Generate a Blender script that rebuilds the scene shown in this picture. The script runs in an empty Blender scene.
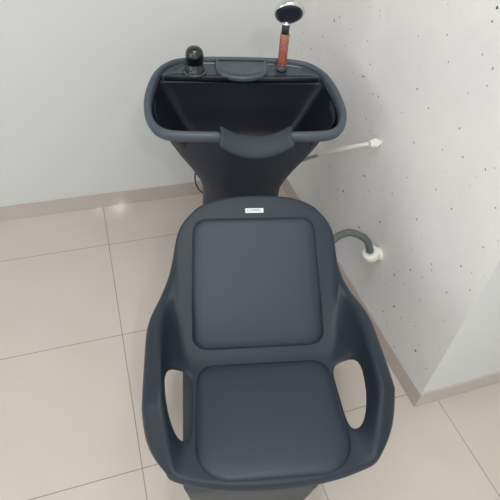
import bpy, bmesh, math, random
from mathutils import Vector, Matrix, Euler

S = bpy.context.scene
COL = S.collection
# ------------------------------------------------------------------ camera, light, exposure
cam_d = bpy.data.cameras.new('camera')
cam = bpy.data.objects.new('camera', cam_d)
COL.objects.link(cam)
cam.location = (0.053, -1.950, 1.7416)
cam.rotation_euler = (0.8145, -0.0606, -0.3051)
cam_d.sensor_width = 36.0
cam_d.lens = 477.88 / 500 * 36
cam_d.clip_start = 0.02
S.camera = cam

S.view_settings.view_transform = 'Standard'
S.view_settings.look = 'None'
S.view_settings.gamma = 1
S.view_settings.use_curve_mapping = False
S.view_settings.exposure = 0.0

world = bpy.data.worlds.new('daylight')
S.world = world
world.use_nodes = True
bg = world.node_tree.nodes['Background']
bg.inputs['Color'].default_value = (0.93, 0.97, 1.0, 1)
bg.inputs['Strength'].default_value = 0.5

def area(name, loc, rot, sx, sy, power, color=(1, 1, 1)):
    l = bpy.data.lights.new(name, 'AREA')
    l.shape = 'RECTANGLE'
    l.size, l.size_y = sx, sy
    l.energy = power
    l.color = color
    o = bpy.data.objects.new(name, l)
    o.location = loc
    o.rotation_euler = rot
    COL.objects.link(o)
    return o
# added fill with no visible source: front, two overhead, one from the left
area('front_fill', (-0.4, -4.9, 1.5), (math.radians(90), 0, 0), 4.5, 2.4, 29, (0.90, 0.96, 1.0))  # added broad fill from behind the camera
area('overhead_fill', (-0.95, -2.7, 2.66), (0, 0, 0), 1.3, 1.4, 18, (0.97, 0.985, 1.0))  # added overhead fill, brightens the wall below the basin
area('overhead_fill', (0.35, -1.3, 2.66), (0, 0, 0), 1.0, 1.0, 15, (0.97, 0.985, 1.0))  # added overhead fill above the chair
area('side_fill', (-2.9, -2.2, 1.5), (0, math.radians(-90), 0), 2.0, 3.0, 27, (0.97, 0.985, 1.0))  # added fill from the left; that wall has no window

# ------------------------------------------------------------------ helpers
def lin(r, g, b):
    f = lambda c: (c / 255 / 12.92) if c / 255 <= 0.04045 else ((c / 255 + 0.055) / 1.055) ** 2.4
    return (f(r), f(g), f(b), 1)

def mat(name, rgb, rough=0.5, metal=0.0, spec=0.5, noise=0.0, nscale=40, bump=0.0, bscale=200, coat=0.0, trans=0.0):
    m = bpy.data.materials.new(name)
    m.use_nodes = True
    nt = m.node_tree
    b = nt.nodes['Principled BSDF']
    b.inputs['Base Color'].default_value = lin(*rgb)
    b.inputs['Roughness'].default_value = rough
    b.inputs['Metallic'].default_value = metal
    b.inputs['Specular IOR Level'].default_value = spec
    b.inputs['Coat Weight'].default_value = coat
    b.inputs['Transmission Weight'].default_value = trans
    tc = nt.nodes.new('ShaderNodeTexCoord')
    if noise:
        n = nt.nodes.new('ShaderNodeTexNoise')
        n.inputs['Scale'].default_value = nscale
        n.inputs['Detail'].default_value = 4
        nt.links.new(tc.outputs['Object'], n.inputs['Vector'])
        mx = nt.nodes.new('ShaderNodeMix')
        mx.data_type = 'RGBA'
        c = lin(*rgb)
        mx.inputs[6].default_value = tuple(x * (1 - noise) for x in c[:3]) + (1,)
        mx.inputs[7].default_value = tuple(min(1, x * (1 + noise)) for x in c[:3]) + (1,)
        nt.links.new(n.outputs['Fac'], mx.inputs[0])
        nt.links.new(mx.outputs[2], b.inputs['Base Color'])
    if bump:
        n2 = nt.nodes.new('ShaderNodeTexNoise')
        n2.inputs['Scale'].default_value = bscale
        n2.inputs['Detail'].default_value = 3
        nt.links.new(tc.outputs['Object'], n2.inputs['Vector'])
        bp = nt.nodes.new('ShaderNodeBump')
        bp.inputs['Strength'].default_value = bump
        bp.inputs['Distance'].default_value = 0.002
        nt.links.new(n2.outputs['Fac'], bp.inputs['Height'])
        nt.links.new(bp.outputs['Normal'], b.inputs['Normal'])
    return m

def link(name, bm, material, parent=None, smooth=True, recalc=True):
    if recalc:
        bmesh.ops.recalc_face_normals(bm, faces=bm.faces)
    me = bpy.data.meshes.new(name)
    bm.to_mesh(me)
    bm.free()
    o = bpy.data.objects.new(name, me)
    COL.objects.link(o)
    if material:
        me.materials.append(material)
    if smooth:
        for p in me.polygons:
            p.use_smooth = True
    if parent:
        o.parent = parent
    return o

def empty(name, loc, rz=0.0):
    o = bpy.data.objects.new(name, None)
    o.location = loc
    o.rotation_euler = (0, 0, rz)
    o.empty_display_size = 0.1
    COL.objects.link(o)
    return o

def tag(o, label, cat, group=None):
    o['label'] = label
    o['category'] = cat
    if group:
        o['group'] = group
    return o

def prism(foot, z0, z1):
    bm = bmesh.new()
    a = [bm.verts.new((x, y, z0)) for x, y in foot]
    b = [bm.verts.new((x, y, z1)) for x, y in foot]
    n = len(foot)
    bm.faces.new(a[::-1])
    bm.faces.new(b)
    for i in range(n):
        bm.faces.new((a[i], a[(i + 1) % n], b[(i + 1) % n], b[i]))
    return bm

def rect(x0, y0, x1, y1):
    return [(x0, y0), (x1, y0), (x1, y1), (x0, y1)]

def struct(name, bm, m):
    o = link(name, bm, m, None, smooth=False)
    o['kind'] = 'structure'
    return o

def loft(rings, closed=True, cap0=False, cap1=False, bm=None):
    bm = bm or bmesh.new()
    R = [[bm.verts.new(p) for p in r] for r in rings]
    n = len(R[0])
    for a, b in zip(R, R[1:]):
        for i in range(n if closed else n - 1):
            j = (i + 1) % n
            bm.faces.new((a[i], a[j], b[j], b[i]))
    if cap0:
        bm.faces.new(R[0][::-1])
    if cap1:
        bm.faces.new(R[-1])
    return bm

def lathe(profile, seg=32, M=None, bm=None):
    """profile: (radius, z) pairs from bottom to top, capped when the radius is not zero"""
    bm = bm or bmesh.new()
    M = M or Matrix()
    rings = []
    for r, z in profile:
        rings.append([M @ Vector((r * math.cos(2 * math.pi * k / seg), r * math.sin(2 * math.pi * k / seg), z)) for k in range(seg)])
    return loft(rings, True, True, True, bm)

def catmull(pts, n, closed=False):
    P = [Vector(p) for p in pts]
    m = len(P)
    out = []
    segs = m if closed else m - 1
    for i in range(segs):
        if closed:
            a, b, c, d = P[(i - 1) % m], P[i], P[(i + 1) % m], P[(i + 2) % m]
        else:
            b, c = P[i], P[i + 1]
            a = P[i - 1] if i > 0 else b * 2 - c
            d = P[i + 2] if i + 2 < m else c * 2 - b
        for k in range(n):
            t = k / n
            out.append(0.5 * ((2 * b) + (c - a) * t + (2 * a - 5 * b + 4 * c - d) * t * t + (3 * b - a - 3 * c + d) * t ** 3))
    if not closed:
        out.append(P[-1])
    return out

def tube(pts, r, n=8, seg=14, ribs=0.0, rib_every=2, bm=None):
    path = catmull(pts, n)
    bm = bm or bmesh.new()
    up = Vector((0.13, 0.31, 0.94)).normalized()
    rings = []
    for i, p in enumerate(path):
        t = (path[min(i + 1, len(path) - 1)] - path[max(i - 1, 0)]).normalized()
        s = t.cross(up).normalized()
        w = s.cross(t)
        rr = r * (1 + ribs * (1 if (i // rib_every) % 2 else -1)) if ribs else r
        rings.append([p + (s * math.cos(2 * math.pi * k / seg) + w * math.sin(2 * math.pi * k / seg)) * rr for k in range(seg)])
    return loft(rings, True, True, True, bm)

def subsurf(o, lv=2):
    m = o.modifiers.new('smooth', 'SUBSURF')
    m.levels = lv
    m.render_levels = lv

def solidify(o, t, off=-1):
    m = o.modifiers.new('thick', 'SOLIDIFY')
    m.thickness = t
    m.offset = off
    m.use_even_offset = True

# ------------------------------------------------------------------ materials
def paint_material(name, rgb):
    return mat(name, rgb, rough=0.55, spec=0.3, noise=0.012, nscale=2.5, bump=0.08, bscale=120)

M_wall = paint_material('painted_plaster', (213, 214, 213))
M_ceil = paint_material('ceiling_paint', (242, 243, 243))
M_base = mat('porcelain_skirting', (186, 176, 169), rough=0.08, spec=0.8, noise=0.03, nscale=6, coat=0.8)
M_shell = mat('moulded_plastic', (38, 47, 55), rough=0.46, spec=0.30, noise=0.04, nscale=30, bump=0.12, bscale=500)
M_pad = mat('charcoal_leatherette', (40, 50, 60), rough=0.48, spec=0.45, noise=0.05, nscale=60, bump=0.22, bscale=700)
M_basin = mat('black_gloss_plastic', (13, 20, 28), rough=0.4, spec=0.32, noise=0.03, nscale=20)
M_rim = mat('satin_rim_plastic', (70, 79, 87), rough=0.42, spec=0.45, noise=0.03, nscale=20)
M_hull = mat('satin_black_plastic', (38, 44, 53), rough=0.5, spec=0.4, noise=0.03, nscale=20)
M_foot = mat('satin_grey_plastic', (58, 64, 66), rough=0.5, spec=0.4, noise=0.03, nscale=20)
M_rubber = mat('soft_grey_rubber', (52, 59, 65), rough=0.6, spec=0.3, noise=0.04, nscale=40, bump=0.1, bscale=300)
M_tray = mat('glossy_tray_plastic', (58, 66, 72), rough=0.2, spec=0.5)
M_lid = mat('satin_lid_plastic', (74, 83, 90), rough=0.32, spec=0.5)
M_knob = mat('gloss_black_tap', (16, 18, 20), rough=0.12, spec=0.6, coat=0.4)
M_chrome = mat('chrome', (225, 225, 225), rough=0.1, metal=1.0)
M_face = mat('spray_plate', (36, 42, 56), rough=0.4, spec=0.4)
M_collar = mat('dark_collar', (52, 54, 54), rough=0.3, spec=0.5)
M_hose = mat('grey_hose', (94, 101, 101), rough=0.5, spec=0.35, noise=0.05, nscale=30)
M_braid = mat('steel_braid', (160, 162, 160), rough=0.4, spec=0.5, noise=0.1, nscale=300)
M_white = mat('white_plastic', (228, 228, 222), rough=0.4, spec=0.4)
M_cap = mat('ivory_plastic', (226, 226, 214), rough=0.45, spec=0.4)
M_cable = mat('dark_cable', (62, 64, 66), rough=0.5)
M_plate = mat('badge_black', (30, 33, 36), rough=0.4)
M_silver = mat('badge_silver', (226, 230, 234), rough=0.35, metal=0.0)
M_groove_shade = mat('painted_groove_shade', (34, 38, 42), rough=0.7)  # dark colour standing in for shade in the cushion grooves

def floor_material():
    m = mat('porcelain_tiles', (210, 201, 191), rough=0.08, spec=0.5, coat=0.6)
    nt = m.node_tree
    N, L = nt.nodes, nt.links
    b = N['Principled BSDF']
    geo = N.new('ShaderNodeNewGeometry')
    sep = N.new('ShaderNodeSeparateXYZ')
    L.new(geo.outputs['Position'], sep.inputs[0])
    def math_(op, a, bb=None):
        n = N.new('ShaderNodeMath')
        n.operation = op
        for i, v in enumerate((a, bb)):
            if v is None:
                continue
            if isinstance(v, (int, float)):
                n.inputs[i].default_value = v
            else:
                L.new(v, n.inputs[i])
        return n.outputs[0]
    dist, cells = [], []
    for ax, sz in ((0, 0.595), (1, 0.6)):
        q = math_('DIVIDE', sep.outputs[ax], sz)
        cells.append(math_('FLOOR', math_('ADD', q, 0.0)))
        r = math_('ABSOLUTE', math_('SUBTRACT', q, math_('ROUND', q)))
        dist.append(math_('MULTIPLY', r, sz))
    d = math_('MINIMUM', dist[0], dist[1])
    joint = math_('LESS_THAN', d, 0.0017)
    # cloudy tone in the porcelain and a slight tone per tile
    no = N.new('ShaderNodeTexNoise')
    no.inputs['Scale'].default_value = 3.5
    no.inputs['Detail'].default_value = 6
    L.new(geo.outputs['Position'], no.inputs['Vector'])
    comb = N.new('ShaderNodeCombineXYZ')
    L.new(cells[0], comb.inputs[0]); L.new(cells[1], comb.inputs[1])
    wn = N.new('ShaderNodeTexWhiteNoise')
    wn.noise_dimensions = '2D'
    L.new(comb.outputs[0], wn.inputs['Vector'])
    f = math_('ADD', math_('MULTIPLY', no.outputs['Fac'], 0.8), math_('MULTIPLY', wn.outputs['Value'], 0.2))
    mx = N.new('ShaderNodeMix'); mx.data_type = 'RGBA'
    mx.inputs[6].default_value = lin(196, 185, 175)
    mx.inputs[7].default_value = lin(209, 200, 191)
    L.new(f, mx.inputs[0])
    mj = N.new('ShaderNodeMix'); mj.data_type = 'RGBA'
    L.new(joint, mj.inputs[0])
    L.new(mx.outputs[2], mj.inputs[6])
    mj.inputs[7].default_value = lin(140, 126, 114)
    L.new(mj.outputs[2], b.inputs['Base Color'])
    L.new(math_('ADD', math_('MULTIPLY', joint, 0.5), 0.08), b.inputs['Roughness'])
    return m
M_floor = floor_material()

def speckle_material():
    """pale burnished cement with small dark pits"""
    m = mat('pitted_cement', (212, 212, 209), rough=0.6, spec=0.3)
    nt = m.node_tree
    N, L = nt.nodes, nt.links
    b = N['Principled BSDF']
    geo = N.new('ShaderNodeNewGeometry')
    base = N.new('ShaderNodeTexNoise')
    base.inputs['Scale'].default_value = 3.0
    base.inputs['Detail'].default_value = 8
    base.inputs['Roughness'].default_value = 0.65
    L.new(geo.outputs['Position'], base.inputs['Vector'])
    rmp = N.new('ShaderNodeValToRGB')
    rmp.color_ramp.elements[0].position = 0.3
    rmp.color_ramp.elements[0].color = lin(224, 223, 221)
    rmp.color_ramp.elements[1].position = 0.7
    rmp.color_ramp.elements[1].color = lin(236, 234, 231)
    L.new(base.outputs['Fac'], rmp.inputs[0])
    col = rmp.outputs[0]
    warp = N.new('ShaderNodeTexNoise')
    warp.inputs['Scale'].default_value = 90
    L.new(geo.outputs['Position'], warp.inputs['Vector'])
    def speck(scale, rad, density, colr, prev, stretch=1.0):
        mp = N.new('ShaderNodeMapping')
        mp.inputs['Scale'].default_value = (1, 1, stretch)
        L.new(geo.outputs['Position'], mp.inputs['Vector'])
        mxv = N.new('ShaderNodeVectorMath'); mxv.operation = 'MULTIPLY_ADD'
        L.new(warp.outputs['Color'], mxv.inputs[0])
        mxv.inputs[1].default_value = (0.006, 0.006, 0.006)
        L.new(mp.outputs[0], mxv.inputs[2])
        v = N.new('ShaderNodeTexVoronoi')
        v.voronoi_dimensions = '3D'
        v.inputs['Scale'].default_value = scale
        L.new(mxv.outputs[0], v.inputs['Vector'])
        sepc = N.new('ShaderNodeSeparateColor')
        L.new(v.outputs['Color'], sepc.inputs[0])
        # radius varies from cell to cell; sparse cells only
        lt = N.new('ShaderNodeMath'); lt.operation = 'LESS_THAN'
        rr = N.new('ShaderNodeMath'); rr.operation = 'MULTIPLY'
        L.new(sepc.outputs[1], rr.inputs[0]); rr.inputs[1].default_value = rad * scale
        L.new(v.outputs['Distance'], lt.inputs[0]); L.new(rr.outputs[0], lt.inputs[1])
        gt = N.new('ShaderNodeMath'); gt.operation = 'LESS_THAN'
        L.new(sepc.outputs[0], gt.inputs[0]); gt.inputs[1].default_value = density
        mu = N.new('ShaderNodeMath'); mu.operation = 'MULTIPLY'
        L.new(lt.outputs[0], mu.inputs[0]); L.new(gt.outputs[0], mu.inputs[1])
        mx = N.new('ShaderNodeMix'); mx.data_type = 'RGBA'
        L.new(mu.outputs[0], mx.inputs[0])
        L.new(prev, mx.inputs[6])
        mx.inputs[7].default_value = colr
        return mx.outputs[2]
    col = speck(16, 0.0058, 0.75, lin(96, 93, 88), col)
    col = speck(24, 0.0040, 0.8, lin(132, 128, 122), col)
    col = speck(34, 0.0042, 0.5, lin(170, 168, 164), col)
    L.new(col, b.inputs['Base Color'])
    bn = N.new('ShaderNodeTexNoise')
    bn.inputs['Scale'].default_value = 45
    bn.inputs['Detail'].default_value = 6
    L.new(geo.outputs['Position'], bn.inputs['Vector'])
    bp = N.new('ShaderNodeBump')
    bp.inputs['Strength'].default_value = 0.25
    bp.inputs['Distance'].default_value = 0.004
    L.new(bn.outputs['Fac'], bp.inputs['Height'])
    L.new(bp.outputs['Normal'], b.inputs['Normal'])
    return m
M_speck = speckle_material()

def bead_material():
    m = mat('red_mineral_beads', (176, 84, 64), rough=0.25, spec=0.5, coat=0.6)
    nt = m.node_tree
    N, L = nt.nodes, nt.links
    b = N['Principled BSDF']
    tc = N.new('ShaderNodeTexCoord')
    v = N.new('ShaderNodeTexVoronoi')
    v.inputs['Scale'].default_value = 210
    L.new(tc.outputs['Object'], v.inputs['Vector'])
    r = N.new('ShaderNodeValToRGB')
    r.color_ramp.elements[0].color = lin(196, 122, 98)
    r.color_ramp.elements[1].color = lin(128, 66, 52)
    r.color_ramp.elements[1].position = 0.75
    L.new(v.outputs['Distance'], r.inputs[0])
    L.new(r.outputs[0], b.inputs['Base Color'])
    bp = N.new('ShaderNodeBump')
    bp.invert = True
    bp.inputs['Strength'].default_value = 0.6
    bp.inputs['Distance'].default_value = 0.002
    L.new(v.outputs['Distance'], bp.inputs['Height'])
    L.new(bp.outputs['Normal'], b.inputs['Normal'])
    return m
M_beads = bead_material()

# ------------------------------------------------------------------ room
YB, XW, YP, HB = 0.322, 1.077, -1.259, 0.089
XL, XR, YF, ZC = -3.0, 3.2, -5.0, 2.7
struct('floor', prism(rect(XL, YF, XR, YB + 0.12), -0.1, 0.0), M_floor)
struct('ceiling', prism(rect(XL, YF, XR, YB + 0.12), ZC, ZC + 0.1), M_ceil)
G = 0.008   # the skirting stands this far proud of the plaster
struct('wall_back', prism([(XL, YB + G), (XW + G, YB + G), (XW + 0.12, YB + 0.12), (XL, YB + 0.12)], 0, ZC), M_wall)
struct('wall_right', prism([(XW + G, YP + G), (XW + 0.12, YP + 0.12), (XW + 0.12, YB + 0.12), (XW + G, YB + G)], 0, ZC), M_speck)
struct('wall_far_right', prism([(XW + G, YP + G), (XR, YP + G), (XR, YP + 0.12), (XW + 0.12, YP + 0.12)], 0, ZC), M_wall)
struct('wall_left', prism(rect(XL - 0.1, YF, XL, YB + 0.12), 0, ZC), M_wall)
struct('wall_side', prism(rect(XR, YF, XR + 0.1, YP + 0.12), 0, ZC), M_wall)
struct('baseboard_back', prism([(XL, YB), (XW, YB), (XW + G, YB + G), (XL, YB + G)], 0, HB), M_base)
struct('baseboard_right', prism([(XW, YP), (XW + G, YP + G), (XW + G, YB + G), (XW, YB)], 0, HB), M_base)
struct('baseboard_far_right', prism([(XW, YP), (XR, YP), (XR, YP + G), (XW + G, YP + G)], 0, HB), M_base)

# two round downlights over the floor behind the camera
M_glow = bpy.data.materials.new('lamp_glow')
M_glow.use_nodes = True
_n = M_glow.node_tree
_b = _n.nodes['Principled BSDF']
_b.inputs['Emission Color'].default_value = (1, 0.97, 0.9, 1)
_b.inputs['Emission Strength'].default_value = 330
for i, (x, y, r) in enumerate(((-0.170, -3.16, 0.048), (0.140, -3.13, 0.085))):
    t = empty('ceiling_downlight', (x, y, ZC))
    tag(t, ('small' if i == 0 else 'larger') + ' round white downlight in the ceiling behind the viewer', 'ceiling light')
    link('trim_ring', lathe([(r + 0.02, -0.012), (r + 0.025, -0.004), (r + 0.025, 0.0)], 32), M_white, t)
    link('diffuser', lathe([(r, -0.016), (r, -0.0125)], 32), M_glow, t, smooth=False)

# ------------------------------------------------------------------ the shampoo chair
ORG = Vector((0.345, -1.52, 0.0))
RZ = math.radians(-11.5)
CH = empty('shampoo_chair', ORG, RZ)
tag(CH, 'dark grey salon shampoo chair with a black backwash basin behind its padded seat', 'shampoo chair')
CW = Matrix.Translation(ORG) @ Matrix.Rotation(RZ, 4, 'Z')

# --- base under the seat: wide foot tapering up to the seat pan
def rrect(x0, x1, y0, y1, r, z, n=6):
    out = []
    for cx, cy, a0 in ((x1 - r, y0 + r, -90), (x1 - r, y1 - r, 0), (x0 + r, y1 - r, 90), (x0 + r, y0 + r, 180)):
        for k in range(n + 1):
            a = math.radians(a0 + 90 * k / n)
            out.append(Vector((cx + r * math.cos(a), cy + r * math.sin(a), z)))
    return out
base_rings = []
for x0, x1, y0, y1, z in ((-0.205, 0.110, 0.045, 0.52, 0.0), (-0.207, 0.112, 0.043, 0.522, 0.008), (-0.212, 0.115, 0.035, 0.52, 0.10),
                         (-0.238, 0.138, 0.008, 0.47, 0.34), (-0.246, 0.142, 0.004, 0.45, 0.395), (-0.244, 0.140, 0.006, 0.45, 0.405), (-0.20, 0.12, 0.03, 0.43, 0.412), (-0.18, 0.11, 0.04, 0.42, 0.450)):
    base_rings.append(rrect(x0, x1, y0, y1, 0.025, z))
link('base', loft(base_rings, True, True, True), M_foot, CH)
# low plinth joining the base to the column
link('floor_beam', loft([rrect(-0.13, 0.10, 0.50, 1.12, 0.03, z) for z in (0.0, 0.14)] +
                        [rrect(-0.12, 0.09, 0.50, 1.12, 0.03, 0.155)], True, True, True), M_hull, CH)

# --- seat shell: half sections from the middle to the arm's outer edge
ST = [
 [(0, -0.026, 0.438), (0.1, -0.024, 0.438), (0.19, -0.01, 0.44), (0.23, 0.002, 0.443), (0.248, 0.006, 0.444), (0.2656, 0.012, 0.445), (0.282, 0.022, 0.442), (0.284, 0.034, 0.432)],
 [(0, -0.016, 0.47), (0.1, -0.014, 0.47), (0.19, -0.001, 0.472), (0.23, 0.009, 0.474), (0.249, 0.014, 0.476), (0.2682, 0.02, 0.478), (0.287, 0.03, 0.472), (0.289, 0.044, 0.448)],
 [(0, 0.02, 0.47), (0.1, 0.02, 0.47), (0.19, 0.025, 0.471), (0.226, 0.04, 0.472), (0.252, 0.045, 0.477), (0.2765, 0.05, 0.5), (0.315, 0.058, 0.488), (0.325, 0.082, 0.442)],
 [(0, 0.1, 0.466), (0.1, 0.1, 0.466), (0.19, 0.105, 0.467), (0.223, 0.112, 0.47), (0.254, 0.112, 0.482), (0.2835, 0.098, 0.56), (0.339, 0.106, 0.533), (0.349, 0.126, 0.468)],
 [(0, 0.18, 0.463), (0.1, 0.18, 0.463), (0.19, 0.18, 0.465), (0.221, 0.185, 0.469), (0.28, 0.18, 0.496), (0.2914, 0.146, 0.615), (0.344, 0.166, 0.59), (0.356, 0.182, 0.508)],
 [(0, 0.26, 0.461), (0.1, 0.26, 0.461), (0.19, 0.26, 0.463), (0.219, 0.258, 0.469), (0.29, 0.252, 0.504), (0.2962, 0.24, 0.62), (0.345, 0.252, 0.594), (0.356, 0.262, 0.512)],
 [(0, 0.34, 0.463), (0.1, 0.34, 0.463), (0.19, 0.34, 0.464), (0.215, 0.326, 0.471), (0.289, 0.325, 0.512), (0.2999, 0.318, 0.619), (0.345, 0.33, 0.592), (0.355, 0.34, 0.515)],
 [(0, 0.39, 0.474), (0.1, 0.39, 0.474), (0.19, 0.389, 0.475), (0.242, 0.384, 0.48), (0.276, 0.375, 0.52), (0.3029, 0.378, 0.614), (0.346, 0.391, 0.59), (0.355, 0.401, 0.522)],
 [(0, 0.43, 0.502), (0.1, 0.43, 0.502), (0.19, 0.43, 0.503), (0.249, 0.428, 0.507), (0.268, 0.432, 0.538), (0.3012, 0.437, 0.606), (0.34, 0.45, 0.585), (0.349, 0.46, 0.53)],
 [(0, 0.5, 0.572), (0.1, 0.5, 0.572), (0.19, 0.5, 0.573), (0.255, 0.498, 0.577), (0.26, 0.506, 0.574), (0.2872, 0.508, 0.592), (0.318, 0.521, 0.574), (0.325, 0.534, 0.535)],
 [(0, 0.57, 0.652), (0.1, 0.57, 0.652), (0.19, 0.57, 0.653), (0.257, 0.567, 0.654), (0.261, 0.573, 0.65), (0.2658, 0.582, 0.64), (0.275, 0.596, 0.62), (0.28, 0.606, 0.595)],
 [(0, 0.632, 0.724), (0.1, 0.632, 0.724), (0.18, 0.632, 0.724), (0.251, 0.627, 0.72), (0.256, 0.629, 0.719), (0.259, 0.634, 0.715), (0.26, 0.646, 0.703), (0.261, 0.66, 0.686)],
 [(0, 0.69, 0.79), (0.1, 0.69, 0.79), (0.17, 0.686, 0.785), (0.232, 0.668, 0.764), (0.238, 0.668, 0.763), (0.242, 0.67, 0.761), (0.244, 0.678, 0.752), (0.246, 0.692, 0.737)],
 [(0, 0.722, 0.828), (0.08, 0.72, 0.826), (0.145, 0.713, 0.818), (0.185, 0.699, 0.802), (0.193, 0.698, 0.798), (0.196, 0.701, 0.795), (0.197, 0.708, 0.789), (0.195, 0.717, 0.78)],
 [(0, 0.738, 0.826), (0.08, 0.736, 0.824), (0.145, 0.729, 0.815), (0.181, 0.716, 0.8), (0.186, 0.715, 0.796), (0.187, 0.717, 0.792), (0.186, 0.722, 0.785), (0.182, 0.729, 0.778)],
]
def build_shell():
    bm = bmesh.new()
    bm.edges.layers.float.new('crease_edge')
    cv = bm.verts.layers.float.new('crease_vert')
    nk = len(ST[0])
    grid = []
    for row in ST:
        right = [bm.verts.new(p) for p in row]
        left = [right[0]] + [bm.verts.new((-p[0], p[1], p[2])) for p in row[1:]]
        grid.append((right, left))
    for side in (0, 1):
        grid[6][side][3][cv] = 0.7              # the square inner corner of the opening
        grid[1][side][6][cv] = 0.5              # the front corners of the seat
    for i in range(len(ST) - 1):
        for side in (0, 1):
            a, b = grid[i][side], grid[i + 1][side]
            for k in range(nk - 1):
                if k == 3 and 3 <= i <= 5:
                    continue                    # the opening between seat and armrest
                bm.faces.new((a[k], a[k + 1], b[k + 1], b[k]))
    crease = []
    for i in range(len(ST) - 1):
        for side in (0, 1):
            for k, w in ((5, 0.75 if i < 9 else 0.0), (6, 0.35 if i < 9 else 0.0), (3, 0.6 if 6 <= i <= 9 else 0.0)):
                e = bm.edges.get((grid[i][side][k], grid[i + 1][side][k]))
                if e and w:
                    crease.append((e, w))
    for side in (0, 1):
        for k in (5, 6):                        # the bend where the armrest turns down to the seat front
            crease.append((bm.edges.get((grid[4][side][k], grid[4][side][k + 1])) if k < nk - 1 else None, 0.6))
        crease.append((bm.edges.get((grid[6][side][3], grid[6][side][4])), 0.5))
        for k in range(nk - 1):                 # crisp front edge
            crease.append((bm.edges.get((grid[1][side][k], grid[1][side][k + 1])), 0.5))
    ly = bm.edges.layers.float.get('crease_edge')
    for e, w in crease:
        e[ly] = w
    return bm
sh = link('seat_shell', build_shell(), M_shell, CH)
# faces must point to the sitter, so the thickness grows away from the visible side
me = sh.data
me.update()
if sum(p.normal.z for p in me.polygons) < 0:
    me.flip_normals()
solidify(sh, 0.012, -1)
subsurf(sh, 2)

# --- padded cushions
def outline_rr(hw, y0, y1, r0, r1, n=8, bow=0.0):
    """closed outline; r0 is the radius at the front corners, r1 at the rear ones"""
    out = []
    for cx, cy, a0, r in ((hw - r0, y0 + r0, -90, r0), (hw - r1, y1 - r1, 0, r1), (-hw + r1, y1 - r1, 90, r1), (-hw + r0, y0 + r0, 180, r0)):
        for k in range(n + 1):
            a = math.radians(a0 + 90 * k / n)
            x, y = cx + r * math.cos(a), cy + r * math.sin(a)
            y -= bow * (1 - (x / hw) ** 2) * (1 if y < (y0 + y1) / 2 else 0)
            out.append((x, y))
    return out

def cushion(name, outline, T, thick, taper=None):
    cx = sum(p[0] for p in outline) / len(outline)
    cy = sum(p[1] for p in outline) / len(outline)
    rings = []
    for inset, h in ((0.004, -0.012), (0.0, -0.004), (0.0, 0.35 * thick), (0.006, 0.7 * thick), (0.018, 0.9 * thick), (0.04, 0.98 * thick)):
        ring = []
        for x, y in outline:
            d = Vector((cx - x, cy - y))
            l = d.length
            q = Vector((x, y)) + d / l * inset * 1.15
            ring.append(T @ Vector((q.x, q.y, h)))
        rings.append(ring)
    for f, h in ((0.6, 1.02), (0.3, 1.05), (0.06, 1.06)):
        rings.append([T @ Vector((cx + (x - cx) * f, cy + (y - cy) * f, h * thick)) for x, y in outline])
    return link(name, loft(rings, True, True, True), M_pad, CH)

def groove_shade(name, outline, T, parent):
    """dark strip painted in as the shade of the groove around a cushion"""
    cx = sum(p[0] for p in outline) / len(outline)
    cy = sum(p[1] for p in outline) / len(outline)
    rings = []
    for g, h in ((-0.004, -0.008), (-0.004, 0.0015), (0.004, 0.0015), (0.006, -0.008)):
        ring = []
        for x, y in outline:
            d = Vector((x - cx, y - cy)).normalized()
            ring.append(T @ Vector((x + d.x * g, y + d.y * g, h)))
        rings.append(ring)
    return link(name, loft(rings), M_groove_shade, parent)

T_seat = Matrix.Translation((0, 0, 0.466)) @ Matrix.Rotation(math.radians(-2.0), 4, 'X')
o_seat = [(x * (1.075 - 0.04 * y / 0.36) + 0.003, y) for x, y in outline_rr(0.200, 0.004, 0.350, 0.085, 0.05, bow=0.012)]
c1 = cushion('seat_cushion', o_seat, T_seat, 0.022)
groove_shade('cushion_groove_shade', o_seat, T_seat, c1)
slope = math.atan2(0.724 - 0.498, 0.632 - 0.430)
T_back = Matrix.Translation((0, 0.430, 0.498)) @ Matrix.Rotation(slope, 4, 'X')
o_back = [(x * (1.09 - 0.12 * (y + 0.04) / 0.415) - 0.008 * (y + 0.04) / 0.4, y) for x, y in outline_rr(0.196, -0.042, 0.372, 0.046, 0.040, bow=0.0)]
c2 = cushion('back_cushion', o_back, T_back, 0.022)
groove_shade('cushion_groove_shade', o_back, T_back, c2)

# --- name plate at the top of the backrest
T_pl = T_back @ Matrix.Translation((-0.006, 0.398, 0.001))
def box_bm(hx, hy, z0, z1, T):
    bm = bmesh.new()
    rings = [[T @ Vector((sx * hx, sy * hy, z)) for sx, sy in ((-1, -1), (1, -1), (1, 1), (-1, 1))] for z in (z0, z1)]
    return loft(rings, True, True, True, bm)
plate = link('name_plate', box_bm(0.031, 0.0095, -0.006, 0.003, T_pl), M_plate, CH, smooth=False)
link('silver_panel', box_bm(0.0285, 0.0070, 0.002, 0.0036, T_pl), M_silver, plate, smooth=False)
fc = bpy.data.curves.new('lettering', 'FONT')
fc.body = 'DOMPEL'
fc.size = 0.0125
fc.align_x = 'CENTER'
fc.align_y = 'CENTER'
fc.extrude = 0.0003
tmp = bpy.data.objects.new('lettering_curve', fc)
COL.objects.link(tmp)
bpy.context.view_layer.update()
tme = bpy.data.meshes.new_from_object(tmp.evaluated_get(bpy.context.evaluated_depsgraph_get()))
bpy.data.objects.remove(tmp)
tme.name = 'lettering'
tme.transform(T_pl @ Matrix.Translation((0, 0, 0.0040)) @ Matrix.Diagonal((0.98, 0.95, 1, 1)))
tme.materials.clear()
tme.materials.append(M_plate)
to = bpy.data.objects.new('lettering', tme)
COL.objects.link(to)
to.parent = plate

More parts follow.
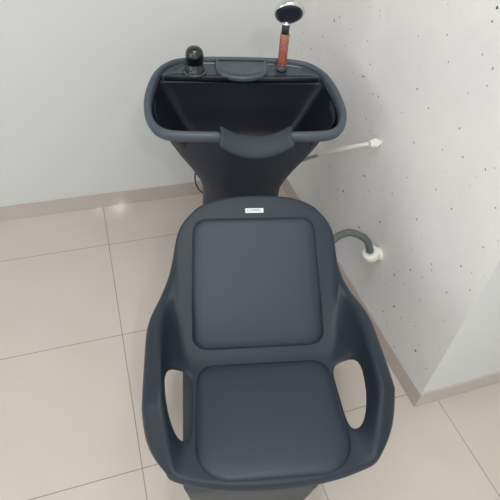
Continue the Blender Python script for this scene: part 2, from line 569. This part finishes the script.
# --- basin
def rim_z(v):
    return 0.94 + (v - 0.93) * 0.1763
HALF = [(0.0, 0.918), (0.11, 0.919), (0.215, 0.922), (0.288, 0.934), (0.334, 0.978), (0.356, 1.062), (0.352, 1.170), (0.326, 1.268), (0.270, 1.335), (0.195, 1.360), (0.10, 1.367), (0.0, 1.368)]
HALF = [(x, y) for x, y in HALF]
loop = [(x, y, 0) for x, y in HALF] + [(-x, y, 0) for x, y in HALF[-2:0:-1]]
OUT = catmull(loop, 5, closed=True)
CEN = Vector((0, 1.15, 0))
def normal_at(i):
    n = len(OUT)
    t = (OUT[(i + 1) % n] - OUT[(i - 1) % n]).normalized()
    return Vector((t.y, -t.x, 0))
NRM = [normal_at(i) for i in range(len(OUT))]
def notch(p):
    """the rim dips where the neck rests"""
    if p.y > 1.05:
        return 0.0
    a = abs(p.x - 0.012)
    return -0.034 * max(0.0, min(1.0, (0.115 - a) / 0.05))
def rim_ring(inset, dz, extra=0.0):
    out = []
    for p, n in zip(OUT, NRM):
        k = max(0.0, min(1.0, (p.y - 1.22) / 0.12))       # the roll is slimmer along the back
        q = p - n * inset * (1 - 0.45 * k)
        out.append(Vector((q.x, q.y, rim_z(p.y) + dz * (1 - 0.3 * k) + notch(p))))
    return out
rim_rings = [rim_ring(0.022, -0.040), rim_ring(0.006, -0.036), rim_ring(0.0, -0.024), rim_ring(0.0, -0.010), rim_ring(0.005, -0.002),
             rim_ring(0.014, 0.0), rim_ring(0.021, -0.003), rim_ring(0.025, -0.010), rim_ring(0.027, -0.022), rim_ring(0.028, -0.034)]
link('basin_rim', loft(rim_rings + [rim_rings[0]]), M_rim, CH)

# bowl interior: its back wall drops straight down from the front of the tray deck
DECK = 1.250
def soft(y, s=0.016):
    """eases the outline into the straight back wall"""
    return -s * math.log(math.exp(-(y - 1.2) / s) + math.exp(-(DECK - 1.2) / s)) + 1.2
def scaled(fx, fy, z, bx=0.0):
    out = []
    for p, n in zip(OUT, NRM):
        q = p - n * 0.030
        out.append(Vector((q.x * fx, 1.09 + (soft(q.y) - 1.09) * fy, z)))
    return out
def wall_ring(inset, dz):
    out = []
    for p, n in zip(OUT, NRM):
        q = p - n * inset
        y = soft(q.y)
        out.append(Vector((q.x, y, rim_z(y) + dz + notch(p))))
    return out
bowl = [rim_ring(0.025, -0.018), rim_ring(0.027, -0.030), wall_ring(0.028, -0.031), wall_ring(0.0285, -0.036), scaled(0.90, 0.94, 0.900), scaled(0.81, 0.86, 0.850), scaled(0.69, 0.76, 0.79), scaled(0.50, 0.6, 0.74), scaled(0.3, 0.35, 0.715), scaled(0.08, 0.1, 0.71)]
link('basin_bowl', loft(bowl, True, False, True), M_basin, CH)

# hull and column, one moulding from under the rim to the floor
def col_ring(hw, y0, y1, z, e=3.2):
    out = []
    cy, hy = (y0 + y1) / 2, (y1 - y0) / 2
    for p in OUT:
        d = Vector((p.x / 0.36, (p.y - 1.143) / 0.225))
        a = math.atan2(d.y, d.x)
        c, s = math.cos(a), math.sin(a)
        out.append(Vector((hw * math.copysign(abs(c) ** (2 / e), c), cy + hy * math.copysign(abs(s) ** (2 / e), s), z)))
    return out
def mix_ring(a, b, t):
    return [p.lerp(q, t) for p, q in zip(a, b)]
hull = []
for off, hw, y0, y1, e in ((0.034, 0.326, 0.938, 1.348, 3.3), (0.060, 0.310, 0.945, 1.342, 3.3)):
    hull.append([Vector((p.x, p.y, rim_z(p.y) - off - 0.034 * max(0.0, 1 - (p.x / 0.14) ** 2) * (p.y < 1.0))) for p in col_ring(hw, y0, y1, 0, e)])
for z0, tilt, hw, y0, y1, e in ((0.845, 0.12, 0.284, 0.955, 1.335, 3.2), (0.785, 0.09, 0.252, 0.967, 1.325, 3.1), (0.725, 0.06, 0.215, 0.980, 1.315, 3.0),
                                (0.675, 0.03, 0.186, 0.989, 1.305, 3.0), (0.635, 0.0, 0.167, 0.996, 1.294, 3.0), (0.605, 0.0, 0.159, 1.0, 1.288, 3.1),
                                (0.575, 0.0, 0.156, 1.0, 1.285, 3.2)):
    hull.append([Vector((p.x, p.y, z0 + tilt * (p.y - 1.143))) for p in col_ring(hw, y0, y1, 0, e)])
hull += [col_ring(0.155, 1.0, 1.285, 0.53, 3.4), col_ring(0.158, 1.0, 1.285, 0.25, 3.6),
        col_ring(0.160, 1.0, 1.285, 0.03, 3.6), col_ring(0.170, 0.99, 1.295, 0.022, 3.6), col_ring(0.170, 0.99, 1.295, 0.0, 3.6)]
link('column', loft(hull, True, False, True), M_hull, CH)

# raised deck at the back of the bowl: two trays and a half-round lid between them
def dark_sides(o):
    """the walls below the top edge belong to the black bowl"""
    o.data.materials.append(M_basin)
    for p in o.data.polygons:
        if abs(p.normal.z) < 0.5 and p.area > 0.0003:
            p.material_index = 1
def deck_outline(side):
    inner = [p - n * 0.026 for p, n in zip(OUT, NRM)]
    arc = [p for p in inner if p.y > 1.25 and p.x * side > 0.004]
    arc.sort(key=lambda p: p.x * side)
    last = arc[-1]
    return [Vector((side * 0.002, 1.242, 0))] + [Vector((side * 0.002, 1.335, 0))] + [p for p in arc] + [Vector((side * 0.290, 1.252, 0))]
for side in (-1, 1):
    ol = deck_outline(side)
    c = sum(ol, Vector()) / len(ol)
    def ring(f, dz):
        out = []
        for p in ol:
            q = c + (p - c) * f
            out.append(Vector((q.x, q.y, rim_z(q.y) + dz)))
        return out
    t = link('tray', loft([ring(0.99, -0.030), ring(1.0, -0.024), ring(1.0, -0.014), ring(0.98, -0.009), ring(0.93, -0.009), ring(0.90, -0.014), ring(0.5, -0.014), ring(0.1, -0.014)], True, True, True), M_tray, CH)
    dark_sides(t)
lid_pts = [Vector((-0.100, 1.350, 0)), Vector((-0.100, 1.297, 0))]
for k in range(1, 16):
    a = math.pi * (1 + k / 16)
    lid_pts.append(Vector((0.098 * math.cos(a), 1.290 + 0.056 * math.sin(a), 0)))
lid_pts += [Vector((0.100, 1.297, 0)), Vector((0.100, 1.350, 0))]
lc = Vector((0, 1.305, 0))
def lring(f, dz, pts=lid_pts):
    out = []
    for p in pts:
        q = lc + (p - lc) * f
        out.append(Vector((q.x, q.y, rim_z(q.y) + dz)))
    return out
lid = link('drain_lid', loft([lring(0.90, -0.024), lring(0.985, -0.017), lring(1.0, -0.010), lring(0.99, -0.003), lring(0.94, 0.0), lring(0.90, -0.002), lring(0.87, -0.007), lring(0.4, -0.007), lring(0.1, -0.007)], True, True, True), M_lid, CH)
dark_sides(lid)

# neck rest: a soft saddle over the front rim
def neck_rest():
    rows = []
    W = 0.118
    n = 22
    for i in range(n + 1):
        s = -1 + 2 * i / n
        u = 0.018 + s * W
        zc = 0.906 + 0.040 * abs(s) ** 2.2          # the top dips in the middle
        vv = 0.935
        w = 1 + 0.10 * abs(s) ** 3
        d = 1 - 0.03 * abs(s) ** 3
        low = 0.050 - 0.010 * abs(s) ** 2
        sec = [(u, vv + 0.040, zc - 0.046), (u, vv + 0.036, zc - 0.012), (u, vv + 0.022, zc + 0.006), (u * d, vv - 0.002, zc + 0.006),
               (u * d, vv - 0.028, zc - 0.010), (u * (1 + w) / 2, vv - 0.042, zc - low * 0.6), (u * w, vv - 0.046, zc - low), (u * w * 0.97, vv - 0.026, zc - low - 0.006)]
        rows.append([Vector(p) for p in sec])
    bm = loft(rows, False)
    return bm
nr = link('neck_rest', neck_rest(), M_rubber, CH)
nr.data.update()
if sum(p.normal.z * p.area for p in nr.data.polygons) < 0:
    nr.data.flip_normals()
solidify(nr, 0.012, -1)
subsurf(nr, 2)

# mixer tap: collar, body and domed cap
tz = rim_z(1.282) - 0.014
tap = link('mixer_tap', lathe([(0.037, 0), (0.037, 0.010), (0.034, 0.016), (0.032, 0.018), (0.032, 0.030), (0.0305, 0.032), (0.0305, 0.036), (0.033, 0.038), (0.0335, 0.064), (0.032, 0.076), (0.027, 0.086), (0.018, 0.093), (0.007, 0.096)], 36, Matrix.Translation((-0.178, 1.282, tz))), M_knob, CH)
link('base_ring', lathe([(0.045, -0.002), (0.045, 0.004), (0.040, 0.007)], 36, Matrix.Translation((-0.178, 1.282, tz))), M_tray, tap)

# thin cable loop beside the column
link('cable', tube([(-0.15, 1.18, 0.68), (-0.176, 1.199, 0.62), (-0.186, 1.222, 0.56), (-0.180, 1.244, 0.50), (-0.158, 1.256, 0.455), (-0.12, 1.262, 0.43)], 0.0035, 6, 8), M_cable, CH)

# ------------------------------------------------------------------ hand shower standing in the right tray
hb = CW @ Vector((0.153, 1.305, rim_z(1.305) - 0.0135))
HS = empty('hand_shower', hb, RZ)
tag(HS, 'chrome hand shower with a red bead handle standing upright in the basin tray', 'hand shower')
link('socket', lathe([(0.022, 0), (0.022, 0.010), (0.019, 0.016), (0.016, 0.020)], 28), M_tray, HS)
link('handle', lathe([(0.0150, 0.018), (0.0165, 0.022), (0.0165, 0.028), (0.0172, 0.030), (0.0178, 0.132), (0.0165, 0.135)], 28), M_beads, HS)
link('collar', lathe([(0.0142, 0.134), (0.0142, 0.164), (0.0132, 0.166)], 28), M_collar, HS)
nk = lathe([(0.0125, 0.165), (0.0210, 0.168), (0.0210, 0.173), (0.0150, 0.176), (0.0135, 0.186), (0.0145, 0.194)], 28)
link('neck', nk, M_chrome, HS)
Th = Matrix.Translation((0.002, -0.024, 0.218)) @ Matrix.Rotation(math.radians(125), 4, 'X')
hd = link('spray_head', lathe([(0.022, -0.030), (0.038, -0.025), (0.048, -0.014), (0.0525, -0.002), (0.0530, 0.006), (0.0500, 0.0120), (0.0440, 0.0130)], 40, Th), M_chrome, HS)
link('spray_plate', lathe([(0.0440, 0.011), (0.0435, 0.0142), (0.034, 0.0150), (0.004, 0.0152)], 40, Th), M_face, HS)
nb = bmesh.new()
for rr, cnt in ((0.010, 6), (0.020, 12), (0.030, 18), (0.038, 24)):
    for k in range(cnt):
        a = 2 * math.pi * k / cnt
        lathe([(0.0012, 0.0146), (0.0009, 0.0160)], 6, Th @ Matrix.Translation((rr * math.cos(a), rr * math.sin(a), 0)), nb)
link('nozzles', nb, M_collar, HS)

# ------------------------------------------------------------------ plumbing on the right wall
MY = Matrix.Rotation(math.radians(-90), 4, 'Y')      # local +z points to -x, out of the wall
# supply: nut on the wall, white hose running behind the basin
sup = empty('supply_hose', (XW + G, -0.553, 0.80))
tag(sup, 'thin white water hose from the speckled wall to behind the basin', 'hose')
def L_(p): return (p[0] - sup.location.x, p[1] - sup.location.y, p[2] - sup.location.z)
link('wall_nut', lathe([(0.010, 0.0), (0.010, 0.012), (0.019, 0.013), (0.019, 0.034), (0.014, 0.038), (0.012, 0.046)], 8, MY), M_white, sup, smooth=False)
link('rubber_hose', tube([L_(p) for p in ((1.055, -0.553, 0.80), (1.02, -0.515, 0.772), (0.965, -0.44, 0.711), (0.925, -0.375, 0.655))], 0.0085, 8, 12), M_white, sup)
link('braided_end', tube([L_(p) for p in ((0.928, -0.38, 0.659), (0.90, -0.335, 0.618), (0.86, -0.262, 0.545), (0.80, -0.20, 0.48), (0.72, -0.19, 0.45))], 0.0075, 10, 12, 0.03, 1), M_braid, sup)
# drain: ivory cap on the wall, ribbed grey hose bending to the column
fl = empty('drain_flange', (XW + G, -0.756, 0.388))
tag(fl, 'ivory round drain cap on the speckled wall with the grey hose entering it', 'pipe cap')
link('wall_plate', lathe([(0.030, 0.0), (0.030, 0.004), (0.022, 0.008), (0.022, 0.022)], 32, MY), M_cap, fl)
link('cap', lathe([(0.016, -0.030), (0.030, -0.024), (0.037, -0.008), (0.038, 0.010), (0.033, 0.018), (0.021, 0.020), (0.0185, 0.017)], 32, Matrix.Translation((-0.043, 0, 0.010)) @ Matrix.Rotation(math.radians(-22), 4, 'Y')), M_cap, fl)
dh = tube([(1.034, -0.756, 0.416), (1.028, -0.756, 0.432), (1.012, -0.752, 0.468), (0.98, -0.744, 0.500), (0.93, -0.734, 0.520), (0.88, -0.740, 0.520), (0.84, -0.752, 0.503), (0.80, -0.755, 0.470), (0.77, -0.70, 0.40), (0.76, -0.60, 0.32), (0.74, -0.52, 0.28)], 0.0148, 10, 16, 0.02, 1)
tag(link('drain_hose', dh, M_hose), 'grey corrugated drain hose arching from the ivory wall cap to behind the chair', 'hose')
